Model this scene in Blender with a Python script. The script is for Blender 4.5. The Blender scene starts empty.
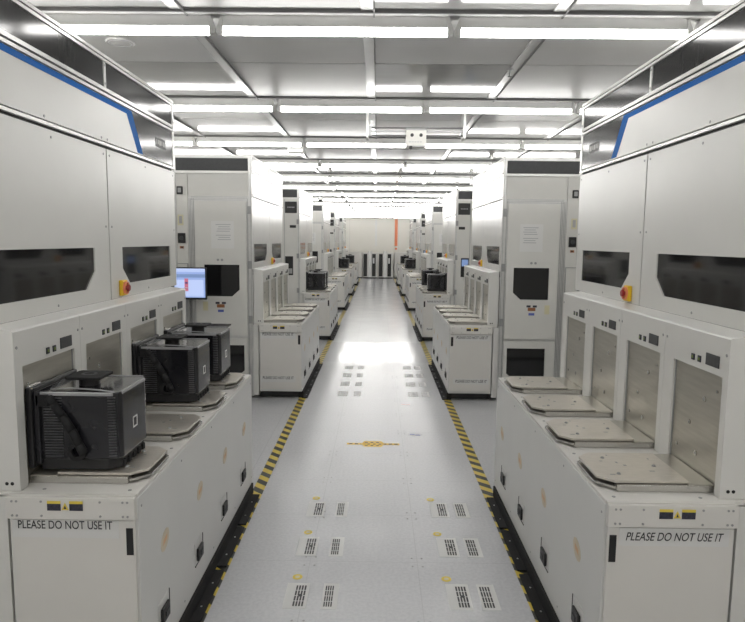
import bpy, bmesh, math, random
from mathutils import Matrix, Vector
random.seed(7)
scene = bpy.context.scene
COL = scene.collection

# ---------------------------------------------------------------- camera
F_PX = 625.0; EYE = 1.79
_roll = math.radians(0.6); _c, _s = math.cos(_roll), math.sin(_roll)
_vx, _vy = 5.5, -70.0                      # where the aisle's vanishing point sits, from the picture's centre
_ux, _uy = _c*_vx+_s*_vy, -_s*_vx+_c*_vy
_p = math.atan(-_uy/F_PX); _yaw = _ux/F_PX*math.cos(_p)
fw = Vector((-math.sin(_yaw)*math.cos(_p), math.cos(_yaw)*math.cos(_p), -math.sin(_p)))
rt0 = Vector((math.cos(_yaw), math.sin(_yaw), 0)); up0 = rt0.cross(fw)
rt = rt0*_c + up0*_s; up = up0*_c - rt0*_s
cam = bpy.data.cameras.new('camera'); cam.sensor_fit = 'HORIZONTAL'; cam.sensor_width = 36.0
cam.lens = F_PX/745.0*36.0; cam.clip_start = 0.05; cam.clip_end = 100
cam_ob = bpy.data.objects.new('camera', cam); COL.objects.link(cam_ob)
m = Matrix((rt, up, -fw)).transposed().to_4x4(); m.translation = Vector((0, 0, EYE)); cam_ob.matrix_world = m
scene.camera = cam_ob

# ---------------------------------------------------------------- world, exposure (all light comes from the ceiling lamps)
w = bpy.data.worlds.new('world'); scene.world = w; w.use_nodes = True
w.node_tree.nodes['Background'].inputs[0].default_value = (0.8, 0.85, 0.9, 1); w.node_tree.nodes['Background'].inputs[1].default_value = 0.02
LAMP = 11.0
vs = scene.view_settings
vs.view_transform = 'Standard'; vs.look = 'None'; vs.gamma = 1.0; vs.use_curve_mapping = False; vs.exposure = 0.80

# ---------------------------------------------------------------- materials
def mat(name, col, rough=0.5, metal=0.0, var=0.03, nscale=6.0, bump=0.0, bscale=40.0, coat=0.0, spec=0.5, emit=None, estr=0.0, stretch=None):
    m = bpy.data.materials.new(name); m.use_nodes = True
    nt = m.node_tree; N = nt.nodes; L = nt.links; b = N['Principled BSDF']
    b.inputs['Roughness'].default_value = rough; b.inputs['Metallic'].default_value = metal
    b.inputs['Coat Weight'].default_value = coat; b.inputs['Specular IOR Level'].default_value = spec
    tc = N.new('ShaderNodeTexCoord'); src = tc.outputs['Object']
    if stretch:
        mp = N.new('ShaderNodeMapping'); mp.inputs['Scale'].default_value = stretch; L.new(src, mp.inputs['Vector']); src = mp.outputs['Vector']
    n = N.new('ShaderNodeTexNoise'); n.inputs['Scale'].default_value = nscale; n.inputs['Detail'].default_value = 3; L.new(src, n.inputs['Vector'])
    r = N.new('ShaderNodeValToRGB'); L.new(n.outputs['Fac'], r.inputs['Fac'])
    r.color_ramp.elements[0].position = 0.3; r.color_ramp.elements[1].position = 0.7
    r.color_ramp.elements[0].color = tuple(max(0, c*(1-var)) for c in col)+(1,)
    r.color_ramp.elements[1].color = tuple(min(1, c*(1+var)) for c in col)+(1,)
    L.new(r.outputs['Color'], b.inputs['Base Color'])
    if bump:
        n2 = N.new('ShaderNodeTexNoise'); n2.inputs['Scale'].default_value = bscale; L.new(src, n2.inputs['Vector'])
        bp = N.new('ShaderNodeBump'); bp.inputs['Strength'].default_value = bump; bp.inputs['Distance'].default_value = 0.01
        L.new(n2.outputs['Fac'], bp.inputs['Height']); L.new(bp.outputs['Normal'], b.inputs['Normal'])
    if emit:
        b.inputs['Emission Color'].default_value = tuple(emit)+(1,); b.inputs['Emission Strength'].default_value = estr
    return m

M = {}
M['panel'] = mat('white_panel_paint', (0.68, 0.675, 0.65), 0.33, var=0.02, nscale=3)
M['deck'] = mat('white_deck_paint', (0.68, 0.665, 0.635), 0.42, var=0.02, nscale=3)
M['side'] = mat('pale_grey_side_paint', (0.655, 0.655, 0.64), 0.36, var=0.02, nscale=3)
M['gloss'] = mat('glossy_white_panel', (0.63, 0.63, 0.615), 0.26, var=0.02, spec=0.3)
M['beige'] = mat('warm_white_panel', (0.655, 0.65, 0.62), 0.45, var=0.02)
M['alu'] = mat('aluminium_profile', (0.62, 0.62, 0.61), 0.35, 0.6, var=0.04, nscale=20)
M['grey'] = mat('mid_grey_profile', (0.33, 0.335, 0.335), 0.45, 0.3, var=0.05)
M['lightrail'] = mat('pale_rail', (0.70, 0.70, 0.68), 0.3, 0.2, var=0.02)
M['groove'] = mat('dark_groove', (0.03, 0.03, 0.03), 0.6)
M['smoke'] = mat('smoked_panel', (0.035, 0.035, 0.036), 0.13, 0.0, var=0.1, spec=0.3, nscale=4, stretch=(1, 8, 1))
M['strip'] = mat('dark_grey_strip', (0.055, 0.057, 0.060), 0.6, var=0.1, nscale=60)
M['window'] = mat('dark_tinted_window', (0.012, 0.012, 0.013), 0.06, var=0.1, spec=0.6)
M['black'] = mat('black_plastic', (0.012, 0.012, 0.013), 0.45, var=0.2)
M['rubber'] = mat('black_rubber', (0.006, 0.006, 0.007), 0.75, var=0.2, nscale=20)
M['blue'] = mat('blue_stripe', (0.0, 0.12, 0.44), 0.6, var=0.03, spec=0.1)
M['steel'] = mat('brushed_stainless', (0.50, 0.48, 0.425), 0.33, 0.75, var=0.07, nscale=5, stretch=(1, 1, 14))
M['plate'] = mat('brushed_plate', (0.64, 0.60, 0.54), 0.33, 0.7, var=0.06, nscale=8, stretch=(3, 14, 1))
M['plateedge'] = mat('bright_plate_edge', (0.55, 0.54, 0.51), 0.25, 0.9, var=0.04)
M['shell'] = mat('smoky_carrier_shell', (0.014, 0.014, 0.017), 0.14, var=0.35, nscale=7, bump=0.12, bscale=9, coat=0.15, spec=0.5)
M['rib'] = mat('carrier_rib', (0.06, 0.06, 0.065), 0.3, var=0.2)
M['edge'] = mat('pale_carrier_edge', (0.30, 0.30, 0.31), 0.2, var=0.1, coat=0.5)
M['yellow'] = mat('yellow_paint', (0.82, 0.52, 0.02), 0.45)
M['red'] = mat('red_button', (0.32, 0.01, 0.01), 0.35)
M['lyellow'] = mat('label_yellow', (0.75, 0.58, 0.08), 0.5)
M['label'] = mat('label_black', (0.03, 0.03, 0.05), 0.4, var=0.5, nscale=90)
M['paper'] = mat('paper_white', (0.70, 0.70, 0.69), 0.6, var=0.01)
M['tape_white'] = mat('white_label_tape', (0.68, 0.68, 0.67), 0.35, var=0.01)
M['ink'] = mat('ink_grey', (0.03, 0.03, 0.035), 0.5)
M['inkpale'] = mat('faded_ink', (0.40, 0.40, 0.42), 0.6)
M['tan'] = mat('tan_sticker', (0.66, 0.43, 0.25), 0.5, var=0.12, nscale=25)
M['tanpale'] = mat('pale_tan_sticker', (0.64, 0.56, 0.43), 0.5, var=0.06, nscale=25)
M['cream'] = mat('cream_label', (0.66, 0.62, 0.42), 0.5)
M['brown'] = mat('brown_label', (0.30, 0.12, 0.05), 0.5)
M['orange'] = mat('orange_plastic', (0.80, 0.26, 0.13), 0.5)
M['pink'] = mat('pale_red_paint', (0.70, 0.33, 0.28), 0.5)
M['bluelabel'] = mat('blue_label', (0.10, 0.14, 0.45), 0.5)
M['wall'] = mat('cream_wall_panel', (0.80, 0.78, 0.72), 0.4, var=0.015, nscale=1)
M['trim'] = mat('pale_light_gap', (0.78, 0.78, 0.76), 0.3)
M['lamp'] = mat('lit_lamp_diffuser', (0.9, 0.9, 0.9), 0.5, emit=(1.0, 0.985, 0.955), estr=LAMP)
M['lampmetal'] = mat('lamp_end_cap', (0.55, 0.55, 0.54), 0.3, 0.5)
M['ceil_gloss'] = mat('polished_ceiling_panel', (0.38, 0.38, 0.375), 0.09, 0.0, var=0.04, nscale=2.5, stretch=(1, 3, 1))
M['ceil_matte'] = mat('matt_ceiling_panel', (0.40, 0.40, 0.395), 0.45, 0.0, var=0.06, nscale=2)
M['ceil_beam'] = mat('ceiling_beam_metal', (0.44, 0.44, 0.435), 0.6, 0.0, spec=0.15, var=0.04, nscale=3, stretch=(1, 20, 1))
M['ceil_bar'] = mat('ceiling_bar_metal', (0.50, 0.50, 0.495), 0.25, 0.2, var=0.02)
M['seamdark'] = mat('dark_seam_metal', (0.17, 0.17, 0.17), 0.7, 0.0, spec=0.1)
M['badge'] = mat('badge_grey', (0.30, 0.30, 0.30), 0.7, spec=0.1)
M['screen'] = mat('lit_screen_blue', (0.1, 0.1, 0.2), 0.3, emit=(0.30, 0.42, 0.72), estr=0.55)
M['screenwhite'] = mat('lit_screen_white', (0.1, 0.1, 0.1), 0.3, emit=(0.45, 0.55, 0.85), estr=0.62)
M['screenband'] = mat('lit_screen_band', (0.1, 0.1, 0.1), 0.3, emit=(0.16, 0.26, 0.50), estr=0.55)
M['screenpink'] = mat('lit_screen_pink', (0.1, 0.1, 0.1), 0.3, emit=(0.6, 0.15, 0.25), estr=0.5)
M['ledgreen'] = mat('button_green', (0.16, 0.22, 0.05), 0.4)
M['reddark'] = mat('red_marker', (0.65, 0.12, 0.12), 0.5)

def floor_material():
    m = bpy.data.materials.new('vinyl_raised_floor'); m.use_nodes = True
    nt = m.node_tree; N = nt.nodes; L = nt.links; b = N['Principled BSDF']
    tc = N.new('ShaderNodeTexCoord'); P = tc.outputs['Object']
    n1 = N.new('ShaderNodeTexNoise'); n1.inputs['Scale'].default_value = 55; n1.inputs['Detail'].default_value = 4; L.new(P, n1.inputs['Vector'])
    r1 = N.new('ShaderNodeValToRGB'); L.new(n1.outputs['Fac'], r1.inputs['Fac'])
    r1.color_ramp.elements[0].position = 0.36; r1.color_ramp.elements[0].color = (0.545, 0.55, 0.575, 1)
    r1.color_ramp.elements[1].position = 0.62; r1.color_ramp.elements[1].color = (0.60, 0.605, 0.625, 1)
    sep = N.new('ShaderNodeSeparateXYZ'); L.new(P, sep.inputs[0])
    def mth(op, a, bb=None, c=None):
        n = N.new('ShaderNodeMath'); n.operation = op
        for i, v in enumerate((a, bb, c)):
            if v is None: continue
            if isinstance(v, (int, float)): n.inputs[i].default_value = v
            else: L.new(v, n.inputs[i])
        return n.outputs[0]
    def seam(axis, off):
        f = mth('FRACT', mth('DIVIDE', mth('ADD', axis, off), 0.6))
        return mth('LESS_THAN', mth('ABSOLUTE', mth('SUBTRACT', f, 0.5)), 0.004)
    s = mth('MAXIMUM', seam(sep.outputs['X'], FX+0.3), seam(sep.outputs['Y'], FY+0.3))
    mx = N.new('ShaderNodeMix'); mx.data_type = 'RGBA'; L.new(mth('MULTIPLY', s, 0.22), mx.inputs['Factor'])
    L.new(r1.outputs['Color'], mx.inputs[6]); mx.inputs[7].default_value = (0.27, 0.27, 0.28, 1)
    L.new(mx.outputs[2], b.inputs['Base Color'])
    # the tiles of the cross-aisle beyond the second machines are a polished finish
    band = mth('MULTIPLY', mth('GREATER_THAN', sep.outputs['Y'], 9.15), mth('LESS_THAN', sep.outputs['Y'], 10.95))
    band = mth('MULTIPLY', band, mth('LESS_THAN', mth('ABSOLUTE', sep.outputs['X']), 0.80))
    n2 = N.new('ShaderNodeTexNoise'); n2.inputs['Scale'].default_value = 2.2; n2.inputs['Detail'].default_value = 3; L.new(P, n2.inputs['Vector'])
    ro = mth('MULTIPLY_ADD', n2.outputs['Fac'], 0.12, 0.14)
    rr = mth('MULTIPLY_ADD', band, -0.10, ro)
    L.new(rr, b.inputs['Roughness'])
    L.new(mth('MULTIPLY_ADD', band, 0.5, 0.5), b.inputs['Specular IOR Level'])
    n3 = N.new('ShaderNodeTexNoise'); n3.inputs['Scale'].default_value = 3.5; L.new(P, n3.inputs['Vector'])
    bp = N.new('ShaderNodeBump'); bp.inputs['Strength'].default_value = 0.10; bp.inputs['Distance'].default_value = 0.006
    L.new(n3.outputs['Fac'], bp.inputs['Height']); L.new(bp.outputs['Normal'], b.inputs['Normal'])
    return m

def tape_material():
    m = bpy.data.materials.new('hazard_tape'); m.use_nodes = True
    nt = m.node_tree; N = nt.nodes; L = nt.links; b = N['Principled BSDF']; b.inputs['Roughness'].default_value = 0.35
    tc = N.new('ShaderNodeTexCoord'); sep = N.new('ShaderNodeSeparateXYZ'); L.new(tc.outputs['Object'], sep.inputs[0])
    a = N.new('ShaderNodeMath'); a.operation = 'MULTIPLY_ADD'; L.new(sep.outputs['X'], a.inputs[0]); a.inputs[1].default_value = 0.9; L.new(sep.outputs['Y'], a.inputs[2])
    d = N.new('ShaderNodeMath'); d.operation = 'DIVIDE'; L.new(a.outputs[0], d.inputs[0]); d.inputs[1].default_value = 0.15
    f = N.new('ShaderNodeMath'); f.operation = 'FRACT'; L.new(d.outputs[0], f.inputs[0])
    g = N.new('ShaderNodeMath'); g.operation = 'GREATER_THAN'; L.new(f.outputs[0], g.inputs[0]); g.inputs[1].default_value = 0.5
    mx = N.new('ShaderNodeMix'); mx.data_type = 'RGBA'; L.new(g.outputs[0], mx.inputs['Factor'])
    mx.inputs[6].default_value = (0.68, 0.52, 0.07, 1); mx.inputs[7].default_value = (0.03, 0.03, 0.025, 1)
    L.new(mx.outputs[2], b.inputs['Base Color'])
    return m

CX = -0.015                # centre line of the aisle
FX, FY = 0.36, -0.33       # offsets of the raised-floor grid
M['floor'] = floor_material(); M['tape'] = tape_material()

# ---------------------------------------------------------------- mesh helpers
class MB:
    """collects shapes; x is given as u = distance from the aisle's centre line on side s (s=0: x itself)"""
    def __init__(self, s=0):
        self.bm = bmesh.new(); self.s = s; self.mats = []
    OFF = 0.0
    def X(self, u): return u if self.s == 0 else CX + self.s*(u+MB.OFF)
    def mi(self, m):
        if m not in self.mats: self.mats.append(m)
        return self.mats.index(m)
    def _fin(self, verts, faces_pts, m, bev=0):
        vs_ = [self.bm.verts.new((self.X(p[0]), p[1], p[2])) for p in verts]
        fs = []
        for f in faces_pts:
            nf = self.bm.faces.new([vs_[i] for i in f]); nf.material_index = self.mi(m); fs.append(nf)
        bmesh.ops.recalc_face_normals(self.bm, faces=fs)
        if bev:
            es = list({e for f in fs for e in f.edges})
            bmesh.ops.bevel(self.bm, geom=es, offset=bev, segments=2, affect='EDGES', profile=0.5, clamp_overlap=True, material=-1)
        return self
    def box(self, u0, u1, y0, y1, z0, z1, m='panel', bev=0):
        v = [(u0,y0,z0),(u1,y0,z0),(u1,y1,z0),(u0,y1,z0),(u0,y0,z1),(u1,y0,z1),(u1,y1,z1),(u0,y1,z1)]
        return self._fin(v, [(0,3,2,1),(4,5,6,7),(0,1,5,4),(1,2,6,5),(2,3,7,6),(3,0,4,7)], m, bev)
    def prism(self, poly, axis, a0, a1, m='panel', bev=0):
        def pt(p, a):
            return (a, p[0], p[1]) if axis == 'u' else ((p[0], a, p[1]) if axis == 'y' else (p[0], p[1], a))
        n = len(poly); v = [pt(p, a0) for p in poly]+[pt(p, a1) for p in poly]
        f = [tuple(range(n))[::-1], tuple(range(n, 2*n))]+[(i, (i+1) % n, n+(i+1) % n, n+i) for i in range(n)]
        return self._fin(v, f, m, bev)
    def cyl(self, c, axis, r, h, m='panel', n=14, r2=None, bev=0):
        r2 = r if r2 is None else r2; v = []
        for k, (rr, a) in enumerate(((r, 0), (r2, h))):
            for i in range(n):
                t = 2*math.pi*i/n; p = (rr*math.cos(t), rr*math.sin(t))
                v.append({'u': (c[0]+a, c[1]+p[0], c[2]+p[1]), 'y': (c[0]+p[0], c[1]+a, c[2]+p[1]), 'z': (c[0]+p[0], c[1]+p[1], c[2]+a)}[axis])
        f = [tuple(range(n))[::-1], tuple(range(n, 2*n))]+[(i, (i+1) % n, n+(i+1) % n, n+i) for i in range(n)]
        return self._fin(v, f, m, bev)
    def ring(self, c, axis, ro, ri, h, m='black', n=20):
        v = []; f = []
        for i in range(n):
            t = 2*math.pi*i/n
            for rr, a in ((ro, 0), (ri, 0), (ro, h), (ri, h)):
                p = (rr*math.cos(t), rr*math.sin(t))
                v.append({'u': (c[0]+a, c[1]+p[0], c[2]+p[1]), 'y': (c[0]+p[0], c[1]+a, c[2]+p[1]), 'z': (c[0]+p[0], c[1]+p[1], c[2]+a)}[axis])
        for i in range(n):
            a, b = 4*i, 4*((i+1) % n)
            f += [(a, b, b+1, a+1), (a+2, a+3, b+3, b+2), (a, a+2, b+2, b), (a+1, b+1, b+3, a+3)]
        return self._fin(v, f, m)
    def tube(self, pts, r, m='black', n=8):
        """r may be a number or (half width across, half height)"""
        P = [Vector((self.X(p[0]), p[1], p[2])) for p in pts]; rings = []
        for i, p in enumerate(P):
            d = (P[min(i+1, len(P)-1)]-P[max(i-1, 0)]).normalized()
            a = d.cross(Vector((0, 0, 1)))
            if a.length < 1e-3: a = d.cross(Vector((1, 0, 0)))
            a.normalize(); b = d.cross(a).normalized()
            rings.append([self.bm.verts.new(p+a*math.cos(2*math.pi*k/n)*r+b*math.sin(2*math.pi*k/n)*r) for k in range(n)])
        fs = []
        for i in range(len(rings)-1):
            for k in range(n):
                fs.append(self.bm.faces.new((rings[i][k], rings[i][(k+1) % n], rings[i+1][(k+1) % n], rings[i+1][k])))
        fs.append(self.bm.faces.new(rings[0][::-1])); fs.append(self.bm.faces.new(rings[-1]))
        for f in fs: f.material_index = self.mi(m); f.smooth = True
        bmesh.ops.recalc_face_normals(self.bm, faces=fs)
        return self
    def build(self, name, parent=None, loc=None):
        me = bpy.data.meshes.new(name)
        off = Vector(wloc(parent)) if parent is not None else Vector(loc or (0, 0, 0))
        bmesh.ops.translate(self.bm, verts=self.bm.verts, vec=-off)
        self.bm.to_mesh(me); self.bm.free()
        for k in self.mats: me.materials.append(M[k])
        o = bpy.data.objects.new(name, me); COL.objects.link(o)
        if parent is not None: o.parent = parent
        else: o.location = off
        return o

def wloc(o):
    v = Vector(o.location)
    while o.parent: o = o.parent; v = v + Vector(o.location)
    return v
def thing(name, loc, label, cat, group=None):
    o = bpy.data.objects.new(name, None); o.empty_display_size = 0.1; COL.objects.link(o); o.location = loc
    return tag(o, label, cat, group)
def tag(o, label, cat, group=None):
    o['label'] = label; o['category'] = cat
    if group: o['group'] = group
    return o
def struct(o): o['kind'] = 'structure'; return o
def plabel(o, t): o['label'] = t; return o
def copy_tree(o, dy=0, parent=None, dx=0):
    c = o.copy(); COL.objects.link(c)
    if parent is not None: c.parent = parent
    else: c.location = (o.location.x+dx, o.location.y+dy, o.location.z)
    for ch in list(o.children): copy_tree(ch, 0, c)
    return c
def frame_panel(mb, axis, o, hole, a0, a1, m):
    """rectangular board o=(p0,p1,z0,z1) with a window opening: hole=(p0,p1,z0,z1,ch,side), one chamfered lower corner"""
    p0, p1, z0, z1 = o; h0, h1, k0, k1, ch, side = hole
    def q(a, b, c, d): mb.prism([(a, c), (b, c), (b, d), (a, d)], axis, a0, a1, m)
    q(p0, p1, k1, z1); q(p0, p1, z0, k0); q(p0, h0, k0, k1); q(h1, p1, k0, k1)
    if side > 0: mb.prism([(h1-ch, k0), (h1, k0), (h1, k0+ch*0.9)], axis, a0, a1, m)
    elif side < 0: mb.prism([(h0, k0), (h0+ch, k0), (h0, k0+ch*0.9)], axis, a0, a1, m)
def text_on(name, txt, width, height, origin, xdir, updir, m, parent, shear=0.0):
    cu = bpy.data.curves.new(name, 'FONT'); cu.body = txt; cu.size = 1.0; cu.shear = shear; cu.extrude = 0.0; cu.offset = 0.010
    t = bpy.data.objects.new(name, cu); COL.objects.link(t); bpy.context.view_layer.update()
    dg = bpy.context.evaluated_depsgraph_get(); me = bpy.data.meshes.new_from_object(t.evaluated_get(dg)); bpy.data.objects.remove(t)
    xs = [v.co.x for v in me.vertices]; ys = [v.co.y for v in me.vertices]
    x0, sx = min(xs), width/(max(xs)-min(xs)); y0, sy = min(ys), height/(max(ys)-min(ys))
    X, U, O = Vector(xdir), Vector(updir), Vector(origin)-Vector(wloc(parent))
    for v in me.vertices: v.co = O+X*((v.co.x-x0)*sx)+U*((v.co.y-y0)*sy)
    me.materials.clear(); me.materials.append(M[m])
    o = bpy.data.objects.new(name, me); COL.objects.link(o); o.parent = parent
    return o

# ---------------------------------------------------------------- the room
RX = 4.6; RY0, RY1 = -4.2, 31.0; CZ = 2.99
b = MB(); b.box(-RX, RX, RY0, RY1, -0.1, 0.0, 'floor')
for iy in range(-1, 12):
    for ix in range(-3, 4):
        x, y = ix*0.6-FX+0.6*round(FX/0.6), FY*-1+iy*0.6+1.2
        if abs(x) > 0.76 or y < 1.5: continue
        for dx in (-0.028, 0.028):
            for dy in (-0.045, 0.045): b.cyl((x+dx, y+dy, 0.0), 'z', 0.006, 0.0012, 'grey', 8)
struct(b.build('floor'))
b = MB(); b.box(-RX-0.1, -RX, RY0, RY1, 0, CZ+0.1, 'wall'); struct(b.build('wall_left'))
b = MB(); b.box(RX, RX+0.1, RY0, RY1, 0, CZ+0.1, 'wall'); struct(b.build('wall_right'))
b = MB(); b.box(-RX, RX, RY0-0.1, RY0, 0, CZ+0.1, 'wall'); struct(b.build('wall_back'))
b = MB(); b.box(-RX, RX, RY1, RY1+0.1, 0, CZ+0.1, 'wall')
for k in range(-3, 4):
    if k: b.box(k*1.2-0.2, k*1.2-0.188, RY1-0.002, RY1, 0, CZ, 'alu')
struct(b.build('wall_front'))

LAMP_Y0, LAMP_DY = 3.50, 2.0
rows = [LAMP_Y0+LAMP_DY*i for i in range(-3, 14)]  # rows short of the first visible one are unseen, added for their light
b = MB()
b.box(-RX, RX, RY0, RY1, CZ+0.012, CZ+0.1, 'groove')
random.seed(3)
xs = [-1.07+1.0*k for k in range(-4, 6)]
matte = {(-1, 0), (-1, 1), (-1, 2), (0, 2), (0, 9), (-2, 3), (-1, 3), (-1, 5), (0, 6), (1, 4)}
r = 0; y = LAMP_Y0-8*LAMP_DY/2
for ky in range(-8, 30):
    ya, yb = LAMP_Y0-0.08+ky*1.0, LAMP_Y0-0.08+(ky+1)*1.0
    if yb > RY1: yb = RY1
    if ya < RY0: ya = RY0
    if yb-ya < 0.1: continue
    for kx in range(-5, 6):
        xa, xb = max(-RX, -1.07+kx), min(RX, -1.07+kx+1)
        if xb-xa < 0.05: continue
        dull = (kx == 1 and ky in (2, 3)) or (kx == 0 and ky in (-2, -1, 0, 1, 2, 3)) or random.random() < 0.10
        b.box(xa+0.006, xb-0.006, ya+0.006, yb-0.006, CZ, CZ+0.012, 'ceil_matte' if dull or ky % 2 == 0 and ky < 2 else 'ceil_gloss')
struct(b.build('ceiling'))
n = 0
for i, ry in enumerate(rows):
    b = MB(); b.box(-RX, RX, ry-0.075, ry+0.085, CZ-0.008, CZ+0.001, 'ceil_beam'); b.box(-RX, RX, ry-0.086, ry-0.075, CZ-0.018, CZ+0.001, 'seamdark')
    n += 1; struct(b.build('trim_%d' % n))
for k in range(-3, 6):
    b = MB(); x = -1.07+k
    b.box(x-0.032, x+0.032, RY0, RY1, CZ-0.006, CZ+0.001, 'ceil_bar'); b.box(x+0.032, x+0.040, RY0, RY1, CZ-0.016, CZ+0.001, 'seamdark')
    n += 1; struct(b.build('trim_%d' % n))
b = MB(); b.box(-RX, RX, RY1-0.06, RY1, CZ-0.06, CZ, 'grey'); n += 1; struct(b.build('trim_%d' % n))

# ---------------------------------------------------------------- ceiling lamps
ORD = ['first', 'second', 'third', 'fourth', 'fifth', 'sixth', 'seventh', 'eighth', 'ninth', 'tenth', 'eleventh', 'twelfth', 'thirteenth', 'fourteenth', 'fifteenth', 'sixteenth', 'seventeenth']
def make_lamp(x, y):
    t = thing('ceiling_lamp', (x, y, CZ-0.008), 'lit white tube lamp', 'lamp', 'linear lamps across the ceiling')
    z = 2.875
    b = MB(); pr = []
    for i in range(9):
        a = math.pi*i/8; pr.append((y-0.020*math.cos(a), z+0.026-0.020*math.sin(a)))
    pr += [(y+0.015, z+0.048), (y-0.015, z+0.048)]
    b.prism(pr, 'u', x-0.60, x+0.60, 'lamp'); b.build('tube', t)
    b = MB(); b.box(x-0.60, x+0.60, y-0.014, y+0.014, z+0.0485, CZ-0.0085, 'lampmetal'); b.build('mounting_rail', t)
    for sx in (-1, 1):
        b = MB(); b.prism([(x+sx*0.601, z+0.006), (x+sx*0.632, z+0.014), (x+sx*0.632, z+0.04), (x+sx*0.610, z+0.105), (x+sx*0.601, z+0.105)], 'y', y-0.02, y+0.02, 'lampmetal'); b.build('end_cap', t)
    return t
lamp0 = None
WHERE = ['far left end', 'third left of the centre', 'second left of the centre', 'left of the centre', 'right of the centre', 'second right of the centre', 'far right end']
for i, ry in enumerate(rows):
    for j in range(-3, 4):
        x = -0.243+1.275*j
        if lamp0 is None: lamp0 = make_lamp(x, ry); t = lamp0
        else: t = copy_tree(lamp0, ry-lamp0.location.y, dx=x-lamp0.location.x)
        k = i-3
        place = {-3: 'last at the far left', -2: 'third to the left of the middle lamp', -1: 'directly left of the middle lamp', 0: 'the middle lamp above the aisle', 1: 'directly right of the middle lamp', 2: 'second right of the middle lamp', 3: 'last at the far right'}[j]
        if j == -2: place = 'second left of the middle lamp'
        t['label'] = ('lit tube lamp, %s row from the camera, %s' % (ORD[k], place)) if k >= 0 else ('added unseen lamp in the %s row behind the camera, %s' % (ORD[-k-1], place))

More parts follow.
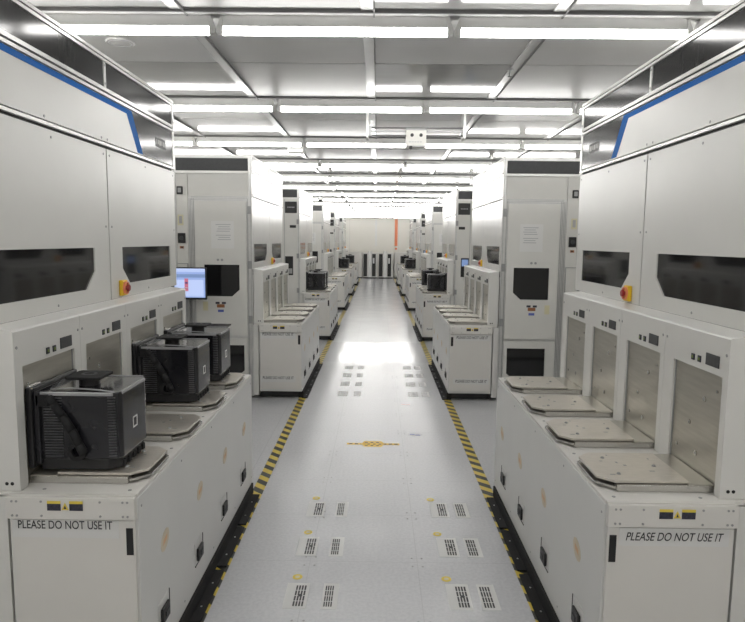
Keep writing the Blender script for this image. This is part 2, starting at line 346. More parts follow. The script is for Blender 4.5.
# ---------------------------------------------------------------- process tools
UB = 1.40                                   # aisle face of the tools
LEN = 2.19
def tool(s, Y0, kind, label):
    t = thing('process_tool', (CX+s*2.4, Y0+LEN/2, 0), label, 'machine', 'white process tools along the aisle')
    def y(a): return Y0+a
    U1 = 3.6
    b = MB(s); b.box(UB+0.022, U1, y(0.014), y(LEN-0.004), 0.04, 2.695, 'panel'); b.box(UB+0.05, U1-0.05, y(0.05), y(LEN-0.05), 0.0, 0.04, 'black')
    b.box(1.346, UB+0.022, y(0.004), y(LEN-0.1), 0.04, 0.838, 'panel'); b.box(UB+0.012, UB+0.022, y(0.02), y(LEN-0.02), 1.4, 2.69, 'groove'); b.build('housing', t)
    # aisle side: lower panels with windows
    for i, (a0, a1, w0, w1, side) in enumerate(((0.0, 1.095, 0.09, 0.925, 1), (1.107, LEN-0.008, 1.265, 2.07, -1))):
        b = MB(s); frame_panel(b, 'u', (y(a0), y(a1), 1.466, 2.25), (y(w0), y(w1), 1.538, 1.742, 0.095, side), UB, UB+0.012, 'gloss' if kind != 'blue' else 'panel')
        for (py, pz) in ((a0+0.03, 2.22), (a1-0.03, 2.22), (a1-0.03, 1.85), (a0+0.03, 1.85), ((a0+a1)/2, 2.22), ((a0+a1)/2, 1.49)):
            b.cyl((UB, y(py), pz), 'u', 0.006, -0.002, 'grey', 8)
        p = b.build('access_panel', t)
        b = MB(s); b.box(UB+0.007, UB+0.0115, y(w0), y(w1), 1.538, 1.742, 'window'); b.build('window', p)
    # fascia board
    b = MB(s); b.box(UB, UB+0.012, y(0), y(LEN-0.03), 2.286, 2.512, 'panel' if kind == 'blue' else 'gloss')
    for py in (0.5, 1.05, 1.12): b.cyl((UB, y(py), 2.30), 'u', 0.006, -0.002, 'grey', 8)
    fb = b.build('fascia', t)
    if kind == 'blue':
        b = MB(s); e = UB-0.0012
        b.prism([(y(0), 2.484), (y(1.385), 2.484), (y(1.535), 2.290), (y(1.615), 2.290), (y(1.455), 2.511), (y(0), 2.511)], 'u', e, UB-0.0001, 'blue'); plabel(b.build('stripe', fb), 'blue stripe that bends down beside the dark corner panel')
        b = MB(s); b.prism([(y(1.457), 2.511), (y(1.617), 2.290), (y(LEN-0.035), 2.290), (y(LEN-0.035), 2.511)], 'u', e, UB-0.0001, 'smoke'); plabel(b.build('corner_panel', fb), 'dark smoked corner panel')
        b = MB(s); e2 = e-0.0010; ny = 1.83
        b.box(e2, e-0.0001, y(ny), y(ny+0.19), 2.372, 2.432, 'badge')
        for k, (c0, c1) in enumerate(((0.015, 0.03), (0.045, 0.06), (0.07, 0.10), (0.11, 0.125), (0.14, 0.175))):
            b.box(e2-0.0006, e2-0.0001, y(ny+c0), y(ny+c1), 2.387+0.004*(k % 2), 2.418, 'paper')
        plabel(b.build('badge', fb), 'small grey badge with worn lettering')
    # upper boards between rails
    for a0, a1 in ((0.02, 1.095), (1.125, LEN-0.035)):
        b = MB(s); b.box(UB, UB+0.01, y(a0), y(a1), 2.562, 2.686, 'smoke' if kind == 'blue' else 'gloss')
        o = b.build('upper_panel', t)
        if kind == 'blue': plabel(o, 'dark smoked upper panel')
    for z0, z1 in ((2.264, 2.278), (2.517, 2.531), (2.541, 2.559), (2.689, 2.703))+(((2.710, 2.724),) if kind == 'blue' else ()):
        b = MB(s); b.box(UB-0.006, UB+0.02, y(0.0), y(LEN), z0, z1, 'lightrail'); b.build('rail', t)
    b = MB(s); b.box(UB+0.0, UB+0.03, y(0.01), y(LEN-0.01), 2.703, 2.710, 'groove'); b.box(UB+0.0, UB+0.03, y(0.01), y(LEN-0.01), 2.531, 2.541, 'groove'); b.build('rail_groove', t)
    for a0, a1 in ((1.098, 1.122), (LEN-0.032, LEN-0.002)):
        b = MB(s); b.box(UB-0.004, UB+0.02, y(a0), y(a1), 2.56 if a0 < 2 else 2.279, 2.689, 'lightrail')
        for z in (2.58, 2.67): b.cyl((UB-0.004, y((a0+a1)/2), z), 'u', 0.006, -0.002, 'grey', 8)
        b.build('post', t)
    # emergency stop
    yc = 1.235
    b = MB(s); b.box(UB-0.022, UB-0.0003, y(yc-0.036), y(yc+0.036), 1.476, 1.562, 'yellow', 0.006); e = b.build('emergency_stop', t)
    b = MB(s); b.cyl((UB-0.0221, y(yc), 1.519), 'u', 0.012, -0.012, 'red', 14); b.cyl((UB-0.034, y(yc), 1.519), 'u', 0.020, -0.012, 'red', 18, 0.017); plabel(b.build('button', e), 'dark red mushroom button')
    b = MB(s); b.ring((UB-0.0221, y(yc), 1.519), 'u', 0.034, 0.028, -0.012, 'orange'); b.build('guard_ring', e)
    if kind == 'blue': return t
    # end face towards the camera
    F0, F1 = y(-0.004), y(0.014)
    for u0, u1, z0, z1 in ((UB, UB+0.036, 0.03, 2.702), (2.235, 2.265, 0.03, 2.702)):
        b = MB(s); b.box(u0, u1, y(-0.012), y(0.02) if u0 > 2 else y(0.0), z0, z1, 'alu', 0.002)
        b.box(u0+0.012, u0+0.016, y(-0.0135), y(-0.011), z0, z1, 'grey'); b.build('corner_post', t)
    b = MB(s); b.box(UB+0.036, 2.235, y(-0.012), F1, 2.675, 2.702, 'lightrail'); b.box(UB+0.036, 2.235, y(-0.010), F1, 2.505, 2.530, 'lightrail'); b.box(UB+0.036, 2.235, y(-0.007), F1, 2.53, 2.675, 'panel'); b.build('header_frame', t)
    b = MB(s)
    b.box(UB+0.040, 2.228, y(-0.013), y(-0.0075), 2.534, 2.668, 'strip', 0.004)
    b.build('header_strip', t)
    if kind == 'door':
        b = MB(s); b.box(UB+0.04, 2.092, F0, F1, 2.262, 2.498, 'beige'); b.build('upper_door_panel', t)
        b = MB(s); b.box(UB+0.036, 2.105, y(-0.002), F1, 0.05, 2.262, 'alu')
        for u in (1.447, 2.042, 2.058, 2.075, 2.09): b.box(u, u+0.005, y(-0.006), y(-0.001), 0.05, 2.235, 'grey')
        for z in (2.218, 2.235, 2.250): b.box(1.45, 2.07, y(-0.006), y(-0.001), z, z+0.005, 'grey')
        b.build('door_frame', t)
        b = MB(s); frame_panel(b, 'y', (1.462, 2.028, 0.722, 2.205), (1.545, 1.936, 1.160, 1.512, 0.085, -1), y(-0.020), y(-0.003), 'beige')
        d = b.build('upper_door', t)
        b = MB(s); b.box(1.545, 1.936, y(-0.008), y(-0.0035), 1.160, 1.512, 'window'); b.build('window', d)
        e0, e1 = y(-0.0212), y(-0.0201)
        b = MB(s); b.box(1.600, 1.850, e0, e1, 1.690, 1.990, 'paper'); sh = plabel(b.build('notice_sheet', d), 'white paper notice taped to the door')
        b = MB(s)
        for k in range(7):
            z = 1.955-k*0.024-(0.02 if k > 3 else 0); b.box(1.635+0.01*(k % 2), 1.80-0.02*((k*3) % 4)/2, e0-0.0006, e0-0.0001, z-0.007, z, 'inkpale')
        b.build('printed_lines', sh)
        for u in (1.735, 1.780): b = MB(s); b.cyl((u, y(-0.020), 1.565), 'y', 0.014, -0.006, 'grey', 10); b.build('door_lock', d)
        b = MB(s); b.box(1.70, 1.745, e0, e1, 1.075, 1.098, 'label'); b.box(1.770, 1.815, e0, e1, 1.075, 1.098, 'label'); b.box(1.715, 1.80, e0, e1, 1.035, 1.072, 'brown'); b.box(1.725, 1.79, e0, e1, 0.985, 1.012, 'bluelabel'); b.build('warning_label', d)
        b = MB(s); b.box(1.90, 1.955, e0, e1, 1.0, 1.10, 'cream'); b.build('info_label', d)
        b = MB(s); frame_panel(b, 'y', (1.462, 2.028, 0.10, 0.690), (1.50, 1.925, 0.295, 0.612, 0.035, -1), y(-0.020), y(-0.003), 'beige'); d2 = b.build('lower_door', t)
        b = MB(s); b.box(1.50, 1.925, y(-0.008), y(-0.0035), 0.295, 0.612, 'window'); b.build('window', d2)
        b = MB(s); b.box(2.108, 2.233, F0, F1, 0.9, 2.50, 'beige'); cp = b.build('control_column', t)
        b = MB(s); b.box(2.155, 2.222, y(-0.024), F0-0.0003, 2.275, 2.362, 'black', 0.008); b.box(2.170, 2.208, y(-0.028), y(-0.0235), 2.295, 2.345, 'grey', 0.003); b.build('switch_box', cp)
        b = MB(s); b.box(2.158, 2.220, y(-0.007), F0-0.0003, 1.94, 2.055, 'cream'); b.box(2.173, 2.205, y(-0.009), y(-0.0065), 1.96, 2.04, 'inkpale'); plabel(b.build('info_label', cp), 'cream label')
        b = MB(s); b.box(2.138, 2.220, y(-0.020), F0-0.0003, 1.745, 1.855, 'black', 0.004); b.cyl((2.180, y(-0.02), 1.80), 'y', 0.024, -0.008, 'strip', 14); b.build('rotary_switch', cp)
        b = MB(s); b.box(2.160, 2.202, y(-0.012), F0-0.0003, 1.685, 1.712, 'brown'); b.box(2.170, 2.185, y(-0.014), y(-0.0115), 1.69, 1.707, 'black'); b.build('push_button', cp)
        b = MB(s)
        for (u0, u1, z0, z1) in ((2.115, 2.230, 1.515, 1.523), (2.115, 2.230, 1.20, 1.208), (2.115, 2.123, 1.20, 1.52)): b.box(u0, u1, y(-0.012), F0-0.0003, z0, z1, 'grey')
        b.build('bracket_frame', cp)
    else:
        b = MB(s); b.box(UB+0.038, 2.233, F0, F1, 0.06, 2.505, 'beige')
        b.box(1.66, 1.668, y(-0.006), F0, 0.06, 2.505, 'grey'); ep = b.build('end_panel', t)
        b = MB(s); b.box(1.445, 1.655, y(-0.012), F0-0.0003, 2.262, 2.462, 'black', 0.004); d = b.build('display_panel', ep)
        b = MB(s)
        for k in range(5): b.box(1.49+k*0.026, 1.508+k*0.026, y(-0.0132), y(-0.0121), 2.355, 2.372, 'inkpale')
        b.build('faint_lettering', d)
        b = MB(s); b.box(1.462, 1.572, y(-0.010), F0-0.0003, 2.005, 2.052, 'black'); b.build('name_plate', ep)
        b = MB(s); b.box(1.515, 1.655, y(-0.010), F0-0.0003, 1.170, 1.505, 'black'); hm = b.build('operator_screen', ep)
        b = MB(s); b.box(1.53, 1.64, y(-0.0115), y(-0.0101), 1.36 if s > 0 else 1.20, 1.48 if s > 0 else 1.29, 'screenband' if s > 0 else 'grey'); b.build('display_area', hm)
    for z in (0.86, 1.47, 2.07):
        b = MB(s); b.box(UB+0.006, UB+0.05, y(-0.026), y(-0.0137), z, z+0.085, 'grey', 0.003); b.build('hinge', t)
    return t

# ---------------------------------------------------------------- loading tables, ports, carriers
PITCH = 0.508
def table(s, Y0, label):
    t = thing('loading_table', (CX+s*1.12, Y0+1.035, 0), label, 'table', 'white loading tables along the aisle')
    def y(a): return Y0+a
    L = 2.075
    b = MB(s); b.box(0.857, 1.336, y(0.0), y(L), 0.085, 0.842, 'side', 0.004); b.build('cabinet', t)
    b = MB(s); b.box(0.860, 1.390, y(0.003), y(L-0.004), 0.8425, 0.856, 'deck', 0.002)
    for k in range(5):
        for u in (0.90, 1.22): b.cyl((u, y(min(max(k*PITCH, 0.035), L-0.04)), 0.856), 'z', 0.007, 0.002, 'grey', 8)
    b.build('deck_top', t)
    b = MB(s); b.box(0.866, 1.325, y(-0.014), y(-0.0003), 0.115, 0.762, 'deck', 0.003); f = b.build('front_panel', t)
    b = MB(s); b.box(0.873, 0.899, y(-0.0165), y(-0.0142), 0.628, 0.732, 'black', 0.001); b.build('slot_handle', f)
    b = MB(s); b.box(0.859, 1.332, y(-0.030), y(-0.0145), 0.768, 0.852, 'deck', 0.003); b.box(0.862, 1.328, y(-0.0145), y(-0.0003), 0.764, 0.856, 'deck')
    for u in (0.885, 0.902, 1.29, 1.307, 0.985, 1.20):
        for z in (0.782, 0.836): b.cyl((u, y(-0.030), z), 'y', 0.0045, -0.0015, 'grey', 8)
    bm_ = b.build('crossbar', t)
    # warning labels on the bar; left to right as read
    c = 1.110 if s < 0 else 1.105
    b = MB(s); e0, e1 = y(-0.0318), y(-0.0302)
    b.box(c-0.063, c-0.014, e0, e1, 0.803, 0.829, 'label'); b.box(c-0.063, c-0.014, e0, e1, 0.829, 0.839, 'lyellow'); b.build('warning_label', bm_)
    b = MB(s); b.box(c+0.018, c+0.067, e0, e1, 0.803, 0.829, 'label'); b.box(c+0.018, c+0.067, e0, e1, 0.829, 0.839, 'lyellow')
    b.build('warning_label', bm_)
    b = MB(s); b.prism([(c-0.011, 0.806), (c+0.015, 0.806), (c+0.002, 0.833)], 'y', e0, e1, 'lyellow'); b.prism([(c-0.003, 0.810), (c+0.007, 0.810), (c+0.002, 0.823)], 'y', e0-0.0004, e0-0.0001, 'label'); b.build('warning_triangle', bm_)
    # do-not-use strip
    e0 = y(-0.0155)
    ul = (0.925, 1.318) if s < 0 else (0.908, 1.308)
    zs = [(0.692, 0.760)]
    if Y0 > 5: zs.append((0.195, 0.262))
    for z0, z1 in zs:
        b = MB(s); b.box(ul[0], ul[1], e0, y(-0.0141), z0, z1, 'tape_white'); st = b.build('notice_strip', f)
        xs_ = sorted((CX+s*ul[0], CX+s*ul[1])); W = xs_[1]-xs_[0]
        text_on('lettering', 'PLEASE DO NOT USE IT', W*(0.885 if s < 0 else 0.89), 0.032, (xs_[0]+W*(0.055 if s < 0 else 0.06), e0-0.0006, z0+0.034 if s < 0 else z0+0.020), (1, 0, 0), (0, 0, 1), 'ink', st, 0.25 if s > 0 else 0.0)
    # aisle side: worn stickers, latches
    for k in range(4):
        yc = 0.27+k*0.513 if s < 0 else 0.28+k*0.525
        b = MB(s); zc = 0.547 if s < 0 else 0.525
        pts = [(yc+0.050*math.cos(a)*1.0, zc+0.042*math.sin(a)+0.012*math.cos(a)) for a in [2*math.pi*i/10 for i in range(10)]]
        b.prism([(y(p[0]), p[1]) for p in pts], 'u', 0.8558, 0.8569, 'tanpale'); stk = b.build('worn_sticker', t)
        b = MB(s); b.prism([(y(yc-0.025), zc-0.016), (y(yc+0.022), zc-0.005), (y(yc+0.025), zc+0.016), (y(yc-0.02), zc+0.006)], 'u', 0.8550, 0.8557, 'tan'); b.build('worn_print', stk)
        yl = 0.235+k*PITCH; zl = 0.262
        b = MB(s)
        b.box(0.853, 0.8569, y(yl-0.07), y(yl+0.065), zl-0.060, zl-0.054, 'black'); b.box(0.853, 0.8569, y(yl+0.060), y(yl+0.066), zl-0.055, zl+0.055, 'black')
        b.box(0.855, 0.8569, y(yl-0.07), y(yl+0.06), zl-0.054, zl+0.056, 'side'); lt = b.build('latch_plate', t)
        b = MB(s); b.box(0.842, 0.8549, y(yl-0.045), y(yl+0.038), zl-0.042, zl+0.022, 'black', 0.004); b.box(0.838, 0.8425, y(yl-0.02), y(yl+0.02), zl-0.02, zl+0.0, 'strip'); b.build('latch', lt)
        for dy, dz in ((0.02, 0.12), (0.48, 0.12), (0.02, 0.80)):
            pass
    b = MB(s)
    for k in range(5):
        for z in (0.13, 0.80): b.cyl((0.857, y(min(max(0.03, k*PITCH), L-0.03)), z), 'u', 0.005, -0.0015, 'grey', 8)
    b.build('side_screws', t)
    for u in (0.97, 1.26):
        for a in (0.09, L-0.09):
            b = MB(s); b.cyl((u, y(a), 0.0), 'z', 0.028, 0.02, 'grey', 14, 0.022); b.cyl((u, y(a), 0.02), 'z', 0.010, 0.066, 'alu', 10); b.build('levelling_foot', t)
    for a in (0.16, L-0.2):
        b = MB(s); b.cyl((1.07, y(a), 0.035), 'u', 0.035, 0.03, 'rubber', 16); b.box(1.062, 1.108, y(a-0.02), y(a+0.02), 0.035, 0.086, 'grey'); b.build('caster', t)
    b = MB(s); b.box(0.90, 1.330, y(0.06), y(L-0.04), 0.012, 0.0845, 'black'); b.box(0.846, 0.90, y(0.03), y(L-0.03), 0.0125, 0.0845, 'rubber'); b.build('plinth_and_gap_shade', t)  # black plinth; its rubber front piece stands in for the shaded gap
    for k in range(4):
        b = MB(s); b.box(0.797, 0.862, y(k*PITCH+0.028), y((k+1)*PITCH-0.012), 0.0022, 0.012, 'rubber', 0.002)
        for a in (0.15, 0.36): b.cyl((0.825, y(k*PITCH+a), 0.012), 'z', 0.005, 0.002, 'alu', 8)
        b.build('kick_strip', t)
    return t

def port(s, Y0, label, k):
    """k: place of the port along its tool"""
    yb = Y0+k*PITCH+(0.01 if s < 0 else 0.025)
    t = thing('load_port', (CX+s*1.2, yb+PITCH/2, 0.857), label, 'load port', 'load ports on the loading tables')
    def y(a): return yb+a
    o0, o1 = (0.052, 0.452) if s < 0 else (0.038, 0.418)
    U0, U1 = (1.295 if s < 0 else 1.285), 1.3985; Z0, Z1, ZT = 0.8575, 1.315 if s < 0 else 1.305, 1.455
    b = MB(s)
    b.box(U0, U1, y(0.001), y(o0), Z0, Z1, 'panel'); b.box(U0, U1, y(o1), y(PITCH-0.001), Z0, Z1, 'panel')
    b.prism([(U0, Z1), (U1, Z1), (U1, 1.4655), (U0+0.006, ZT), (U0, ZT-0.006)], 'y', y(0.001), y(PITCH-0.001), 'panel')
    for a in (0.02, PITCH-0.02):
        for z in (1.39,): b.cyl((U0, y(a), z), 'u', 0.006, -0.002, 'grey', 8)
    for u, z in ((U0+0.03, 0.885), (U0+0.05, 0.885)): b.cyl((u, y(0.001), z), 'y', 0.007, -0.0005, 'black', 8)
    b.build('port_frame', t)
    b = MB(s); b.box(U0+0.012, U0+0.022, y(o0), y(o1), Z0, Z1, 'steel')
    for a, z, r in ((0.35, 1.19, 0.011), (0.62, 1.07, 0.009), (0.45, 0.96, 0.010), (0.12, 1.24, 0.006), (0.86, 0.95, 0.007)):
        b.cyl((U0+0.012, y(o0+(o1-o0)*a), z), 'u', r, -0.004, 'plateedge', 12); b.cyl((U0+0.008, y(o0+(o1-o0)*a), z), 'u', r*0.4, -0.001, 'grey', 8)
    b.box(U0+0.022, U0+0.06, y(o0), y(o1), Z0, Z1, 'groove'); b.build('port_door', t)
    b = MB(s); b.box(U0+0.008, U0+0.012, y(o0), y(o0+0.006), Z0, Z1, 'grey'); b.build('door_seal', t)
    b = MB(s); b.box(U0+0.008, U0+0.012, y(o1-0.006), y(o1), Z0, Z1, 'grey'); b.build('door_seal', t)
    # display and two buttons: display on the right as one faces the port
    rh = (lambda a: a) if s < 0 else (lambda a: PITCH-0.02-a)
    ya, yb_ = sorted((rh(0.332), rh(0.425)))
    b = MB(s); b.box(U0-0.0045, U0-0.0002, y(ya), y(yb_), 1.332, 1.378, 'strip', 0.001); d = b.build('display', t)
    for a in (0.232, 0.282):
        b = MB(s); b.box(U0-0.004, U0-0.0002, y(rh(a)-0.011), y(rh(a)+0.011), 1.331, 1.356, 'label'); b.box(U0-0.0055, U0-0.0041, y(rh(a)-0.005), y(rh(a)+0.005), 1.338, 1.349, 'ledgreen'); b.build('push_button', t)
    # docking plate
    c = (o0+o1)/2
    b = MB(s); b.box(0.93, U0+0.0075, y(c-0.172), y(c+0.172), Z0, 0.884, 'plateedge', 0.001)
    b.box(1.20, U0+0.007, y(c-0.170), y(c+0.170), 0.884, 0.889, 'steel'); b.build('plate_base', t)
    b = MB(s); h = 0.158
    b.prism([(0.872, y(c-h+0.05)), (0.872, y(c+h-0.05)), (0.925, y(c+h)), (1.205, y(c+h)), (1.205, y(c-h)), (0.925, y(c-h))], 'z', 0.8865, 0.896, 'plate', 0.001); pl = b.build('docking_plate', t)
    b = MB(s); b.prism([(0.864, y(c-h+0.055)), (0.864, y(c+h-0.055)), (0.92, y(c+h+0.004)), (0.93, y(c+h+0.004)), (0.93, y(c-h-0.004)), (0.92, y(c-h-0.004))], 'z', 0.8650, 0.875, 'plateedge'); b.build('plate_lip', t)
    for du, dy in ((0.965, -0.09), (0.965, 0.09), (1.14, 0.0)):
        b = MB(s); b.cyl((du, y(c+dy), 0.896), 'z', 0.009, 0.006, 'grey', 12, 0.005); b.build('locating_pin', pl)
    b = MB(s)
    for du, dy, w_, l_ in ((0.93, -0.10, 0.020, 0.007), (1.0, 0.03, 0.008, 0.016), (1.02, 0.0, 0.012, 0.012), (1.10, -0.06, 0.02, 0.008), (1.15, 0.08, 0.006, 0.012), (0.99, 0.12, 0.008, 0.008), (0.94, 0.05, 0.012, 0.006)):
        b.box(du, du+w_, y(c+dy), y(c+dy+l_), 0.8961, 0.8968, 'grey')
    b.build('sensor_spots', pl)
    return t

def port_centre(s, Y0, k):
    return Y0+k*PITCH+(0.01+0.252 if s < 0 else 0.025+0.228)

def carrier(s, Y0, k, label):
    yc = port_centre(s, Y0, k); MB.OFF = 0.010 if s < 0 else 0.0
    t = thing('wafer_carrier', (CX+s*1.13, yc, 0.9025), label, 'carrier', 'smoky black wafer carriers')
    Zb, Zt = 0.945, 1.205
    u0, u1 = 0.952, 1.268
    b = MB(s)
    prof = [(u0, -0.118), (u0+0.012, -0.142), (u0+0.05, -0.151), (u1, -0.156), (u1, 0.156), (u0+0.05, 0.151), (u0+0.012, 0.142), (u0, 0.118)]
    b.prism([(p[0], yc+p[1]) for p in prof], 'z', Zb, Zt, 'shell', 0.006); sh = b.build('shell', t)
    for sg in (-1, 1):
        b = MB(s)
        for i in range(22): z = Zb+0.012+i*0.0108; b.box(u0+0.016, u0+0.044, yc+sg*0.1475-0.0035, yc+sg*0.1475+0.0035, z, z+0.005, 'rib')
        b.build('slot_ribs', sh); b = MB(s)
        for i in range(22): z = Zb+0.012+i*0.0108; b.box(u1-0.10, u1-0.03, yc+sg*0.1555-0.002, yc+sg*0.1555+0.002, z, z+0.0035, 'rib')
        b.build('slot_ribs', sh)
    b = MB(s)
    b.box(u0+0.02, u1, yc-0.158, yc-0.150, Zt-0.010, Zt+0.004, 'edge', 0.002); b.box(u0+0.02, u1, yc+0.150, yc+0.158, Zt-0.010, Zt+0.004, 'edge', 0.002)
    b.box(u0-0.002, u0+0.006, yc-0.118, yc+0.118, Zt-0.010, Zt+0.003, 'edge', 0.002)
    b.tube([(u0+0.02, yc-0.14, Zt+0.003), (u0+0.10, yc-0.12, Zt+0.006), (u0+0.20, yc-0.10, Zt+0.006), (u0+0.28, yc-0.11, Zt+0.004)], 0.0035, 'edge')
    b.build('shell_rim', sh)
    b = MB(s); b.box(u1, 1.2915, yc-0.184, yc+0.184, 0.918, 1.228, 'black', 0.006)
    b.box(u1-0.02, u1, yc-0.170, yc+0.170, 0.93, 1.216, 'shell', 0.004); b.box(u1+0.004, u1+0.02, yc-0.178, yc-0.10, 1.2285, 1.234, 'edge'); b.build('door_flange', t)
    b = MB(s); b.prism([(u0+0.01, yc-0.11), (u0+0.05, yc-0.145), (u1-0.01, yc-0.15), (u1-0.01, yc+0.15), (u0+0.05, yc+0.145), (u0+0.01, yc+0.11)], 'z', 0.9025, 0.9445, 'black', 0.004)
    for a in (-0.12, -0.06, 0.0, 0.06, 0.12): b.box(u0+0.003, u0+0.03, yc+a*0.8-0.012, yc+a*0.8+0.012, 0.905, 0.93, 'rubber', 0.002)
    b.build('base_plate', t)
    b = MB(s); b.cyl((1.13, yc, Zt+0.0005), 'z', 0.04, 0.030, 'black', 18); b.prism([(1.06, yc-0.060), (1.07, yc-0.070), (1.19, yc-0.070), (1.20, yc-0.060), (1.20, yc+0.060), (1.19, yc+0.070), (1.07, yc+0.070), (1.06, yc+0.060)], 'z', Zt+0.0305, Zt+0.0415, 'rubber', 0.002)
    b.ring((1.13, yc, Zt+0.0417), 'z', 0.03, 0.02, 0.002, 'strip'); b.build('top_flange', t)
    for sg in (-1, 1):
        b = MB(s)
        yy = yc+sg*0.166
        pts = [(1.215, yy-sg*0.004, 1.19), (1.195, yy, 1.165), (1.16, yy+sg*0.004, 1.12), (1.125, yy+sg*0.006, 1.065), (1.10, yy+sg*0.006, 1.01), (1.085, yy+sg*0.004, 0.975)]
        for i in range(len(pts)-1):
            (a0, c0, d0), (a1, c1, d1) = pts[i], pts[i+1]
            b.tube([pts[i], pts[i+1]], 0.0165, 'rubber', 10)
        b.ring((1.110, yy-sg*0.004, 0.982), 'y', 0.036, 0.020, sg*0.014, 'rubber')
        b.box(1.215, 1.262, min(yy-sg*0.012, yy+sg*0.004), max(yy-sg*0.012, yy+sg*0.004), 1.155, 1.20, 'rubber', 0.003)
        b.build('side_handle', t)
    b = MB(s); e = u0-0.0012
    for (a0, a1, z0, z1) in ((-0.022, 0.022, 1.032, 1.038), (-0.022, 0.022, 1.072, 1.078), (-0.022, -0.016, 1.038, 1.072), (0.016, 0.022, 1.038, 1.072)):
        b.box(e, u0-0.0001, yc+a0, yc+a1, z0, z1, 'tape_white')
    plabel(b.build('square_mark', sh), 'small white square outline'); MB.OFF = 0.0
    return t

# ---------------------------------------------------------------- place the machines
STARTS = [2.20, 6.93, 11.1, 16.0, 20.35, 24.95]
KINDS = ['blue', 'door', 'display', 'door', 'display', 'door']
NEAR = ['nearest', 'second', 'third', 'fourth', 'fifth', 'farthest']
LOOK = {'blue': 'white machine with dark upper panels and bent blue stripe', 'door': 'white machine with windowed end door', 'display': 'white machine with black panel high on its end'}
CARR = {(-1, 0): (0, 2, 3), (-1, 2): (0, 1), (1, 2): (0, 3), (-1, 4): (0,), (1, 4): (0, 1), (-1, 5): (0,), (1, 5): (0,)}
proto = {}; base_x = {}
def settle(t, key, s, i):
    base_x.setdefault(key, t.location.x if key not in base_x else 0)
    t.location.x = base_x[key] - s*(0.03 if i else 0.0)
for s in (-1, 1):
    side = 'left' if s < 0 else 'right'
    for i, Y0 in enumerate(STARTS):
        kd = KINDS[i]
        lab = '%s, %s from camera, %s of aisle' % (LOOK[kd], NEAR[i], side)
        if i == 0: lab = '%s, nearest on the %s' % (LOOK[kd], side)
        if i == 5: lab = '%s, farthest at the %s' % (LOOK[kd], side)
        key = ('tool', s, kd)
        if key not in proto: t = tool(s, Y0, kd, lab); proto[key] = (t, Y0)
        else:
            t = copy_tree(proto[key][0], Y0-proto[key][1]); t['label'] = lab
        settle(t, key, s, i)
        tl = 'low white table cabinet in front of the %s %s machine' % (NEAR[i], side)
        key = ('table', s, 0 if i == 0 else 1)
        if key not in proto: t = table(s, Y0, tl); proto[key] = (t, Y0)
        else:
            t = copy_tree(proto[key][0], Y0-proto[key][1]); t['label'] = tl
        settle(t, key, s, i)
        for k in range(4):
            full = k in CARR.get((s, i), ())
            pl = '%s load port from the camera on the %s %s machine, %s' % (ORD[k], NEAR[i], side, 'black carrier on it' if full else 'bare metal plate')
            key = ('port', s)
            if key not in proto: t = port(s, Y0, pl, k); proto[key] = (t, Y0+k*PITCH)
            else:
                t = copy_tree(proto[key][0], Y0+k*PITCH-proto[key][1]); t['label'] = pl
            settle(t, key, s, i)
            if full:
                cl = 'smoky black carrier on the %s load port of the %s %s machine' % (ORD[k], NEAR[i], side)
                if s == -1 and i == 0: cl = {0: 'smoky black carrier nearest the camera, at the lower left', 2: 'smoky black carrier, middle of the three on the nearest left table', 3: 'smoky black carrier beside the keyboard tray, last of the three at the left'}[k]
                key = ('carrier', s)
                if key not in proto: t = carrier(s, Y0, k, cl); proto[key] = (t, Y0+k*PITCH)
                else:
                    t = copy_tree(proto[key][0], Y0+k*PITCH-proto[key][1]); t['label'] = cl
                settle(t, key, s, i)

# ---------------------------------------------------------------- hazard tape and marks on the floor
for s in (-1, 1):
    b = MB(s); b.box(0.785, 0.865, 1.2, 30.0, 0.0003, 0.0018, 'tape')
    tag(b.build('hazard_tape', loc=(CX+s*0.825, 1.2, 0)), 'yellow and black striped floor tape along the %s edge of the aisle' % ('left' if s < 0 else 'right'), 'tape', 'hazard tapes on the floor')
def sticker(x0, x1, yc, wide, label, ink='ink'):
    t = thing('floor_sticker', ((x0+x1)/2, yc, 0), label, 'sticker', 'white bar-grid stickers on the floor')
    b = MB(); b.box(x0, x1, yc-0.115, yc+0.115, 0.0002, 0.0010, 'tape_white'); b.build('backing', t)
    b = MB(); e0, e1 = (x0+(x1-x0)*0.42, x1-0.010) if wide else (x0+0.012, x1-0.022 if x1-x0 > 0.075 else x1-0.012)
    n_ = 4; p = (e1-e0)/n_
    for i in range(n_):
        for j in range(4):
            yy = yc-0.095+j*0.048
            b.box(e0+i*p, e0+i*p+p*0.62, yy, yy+0.042, 0.0011, 0.0016, ink)
    if wide: b.cyl(((e0+e1)/2, yc, 0.0011), 'z', 0.011, 0.0008, ink, 12)
    b.build('bar_grid', t); return t
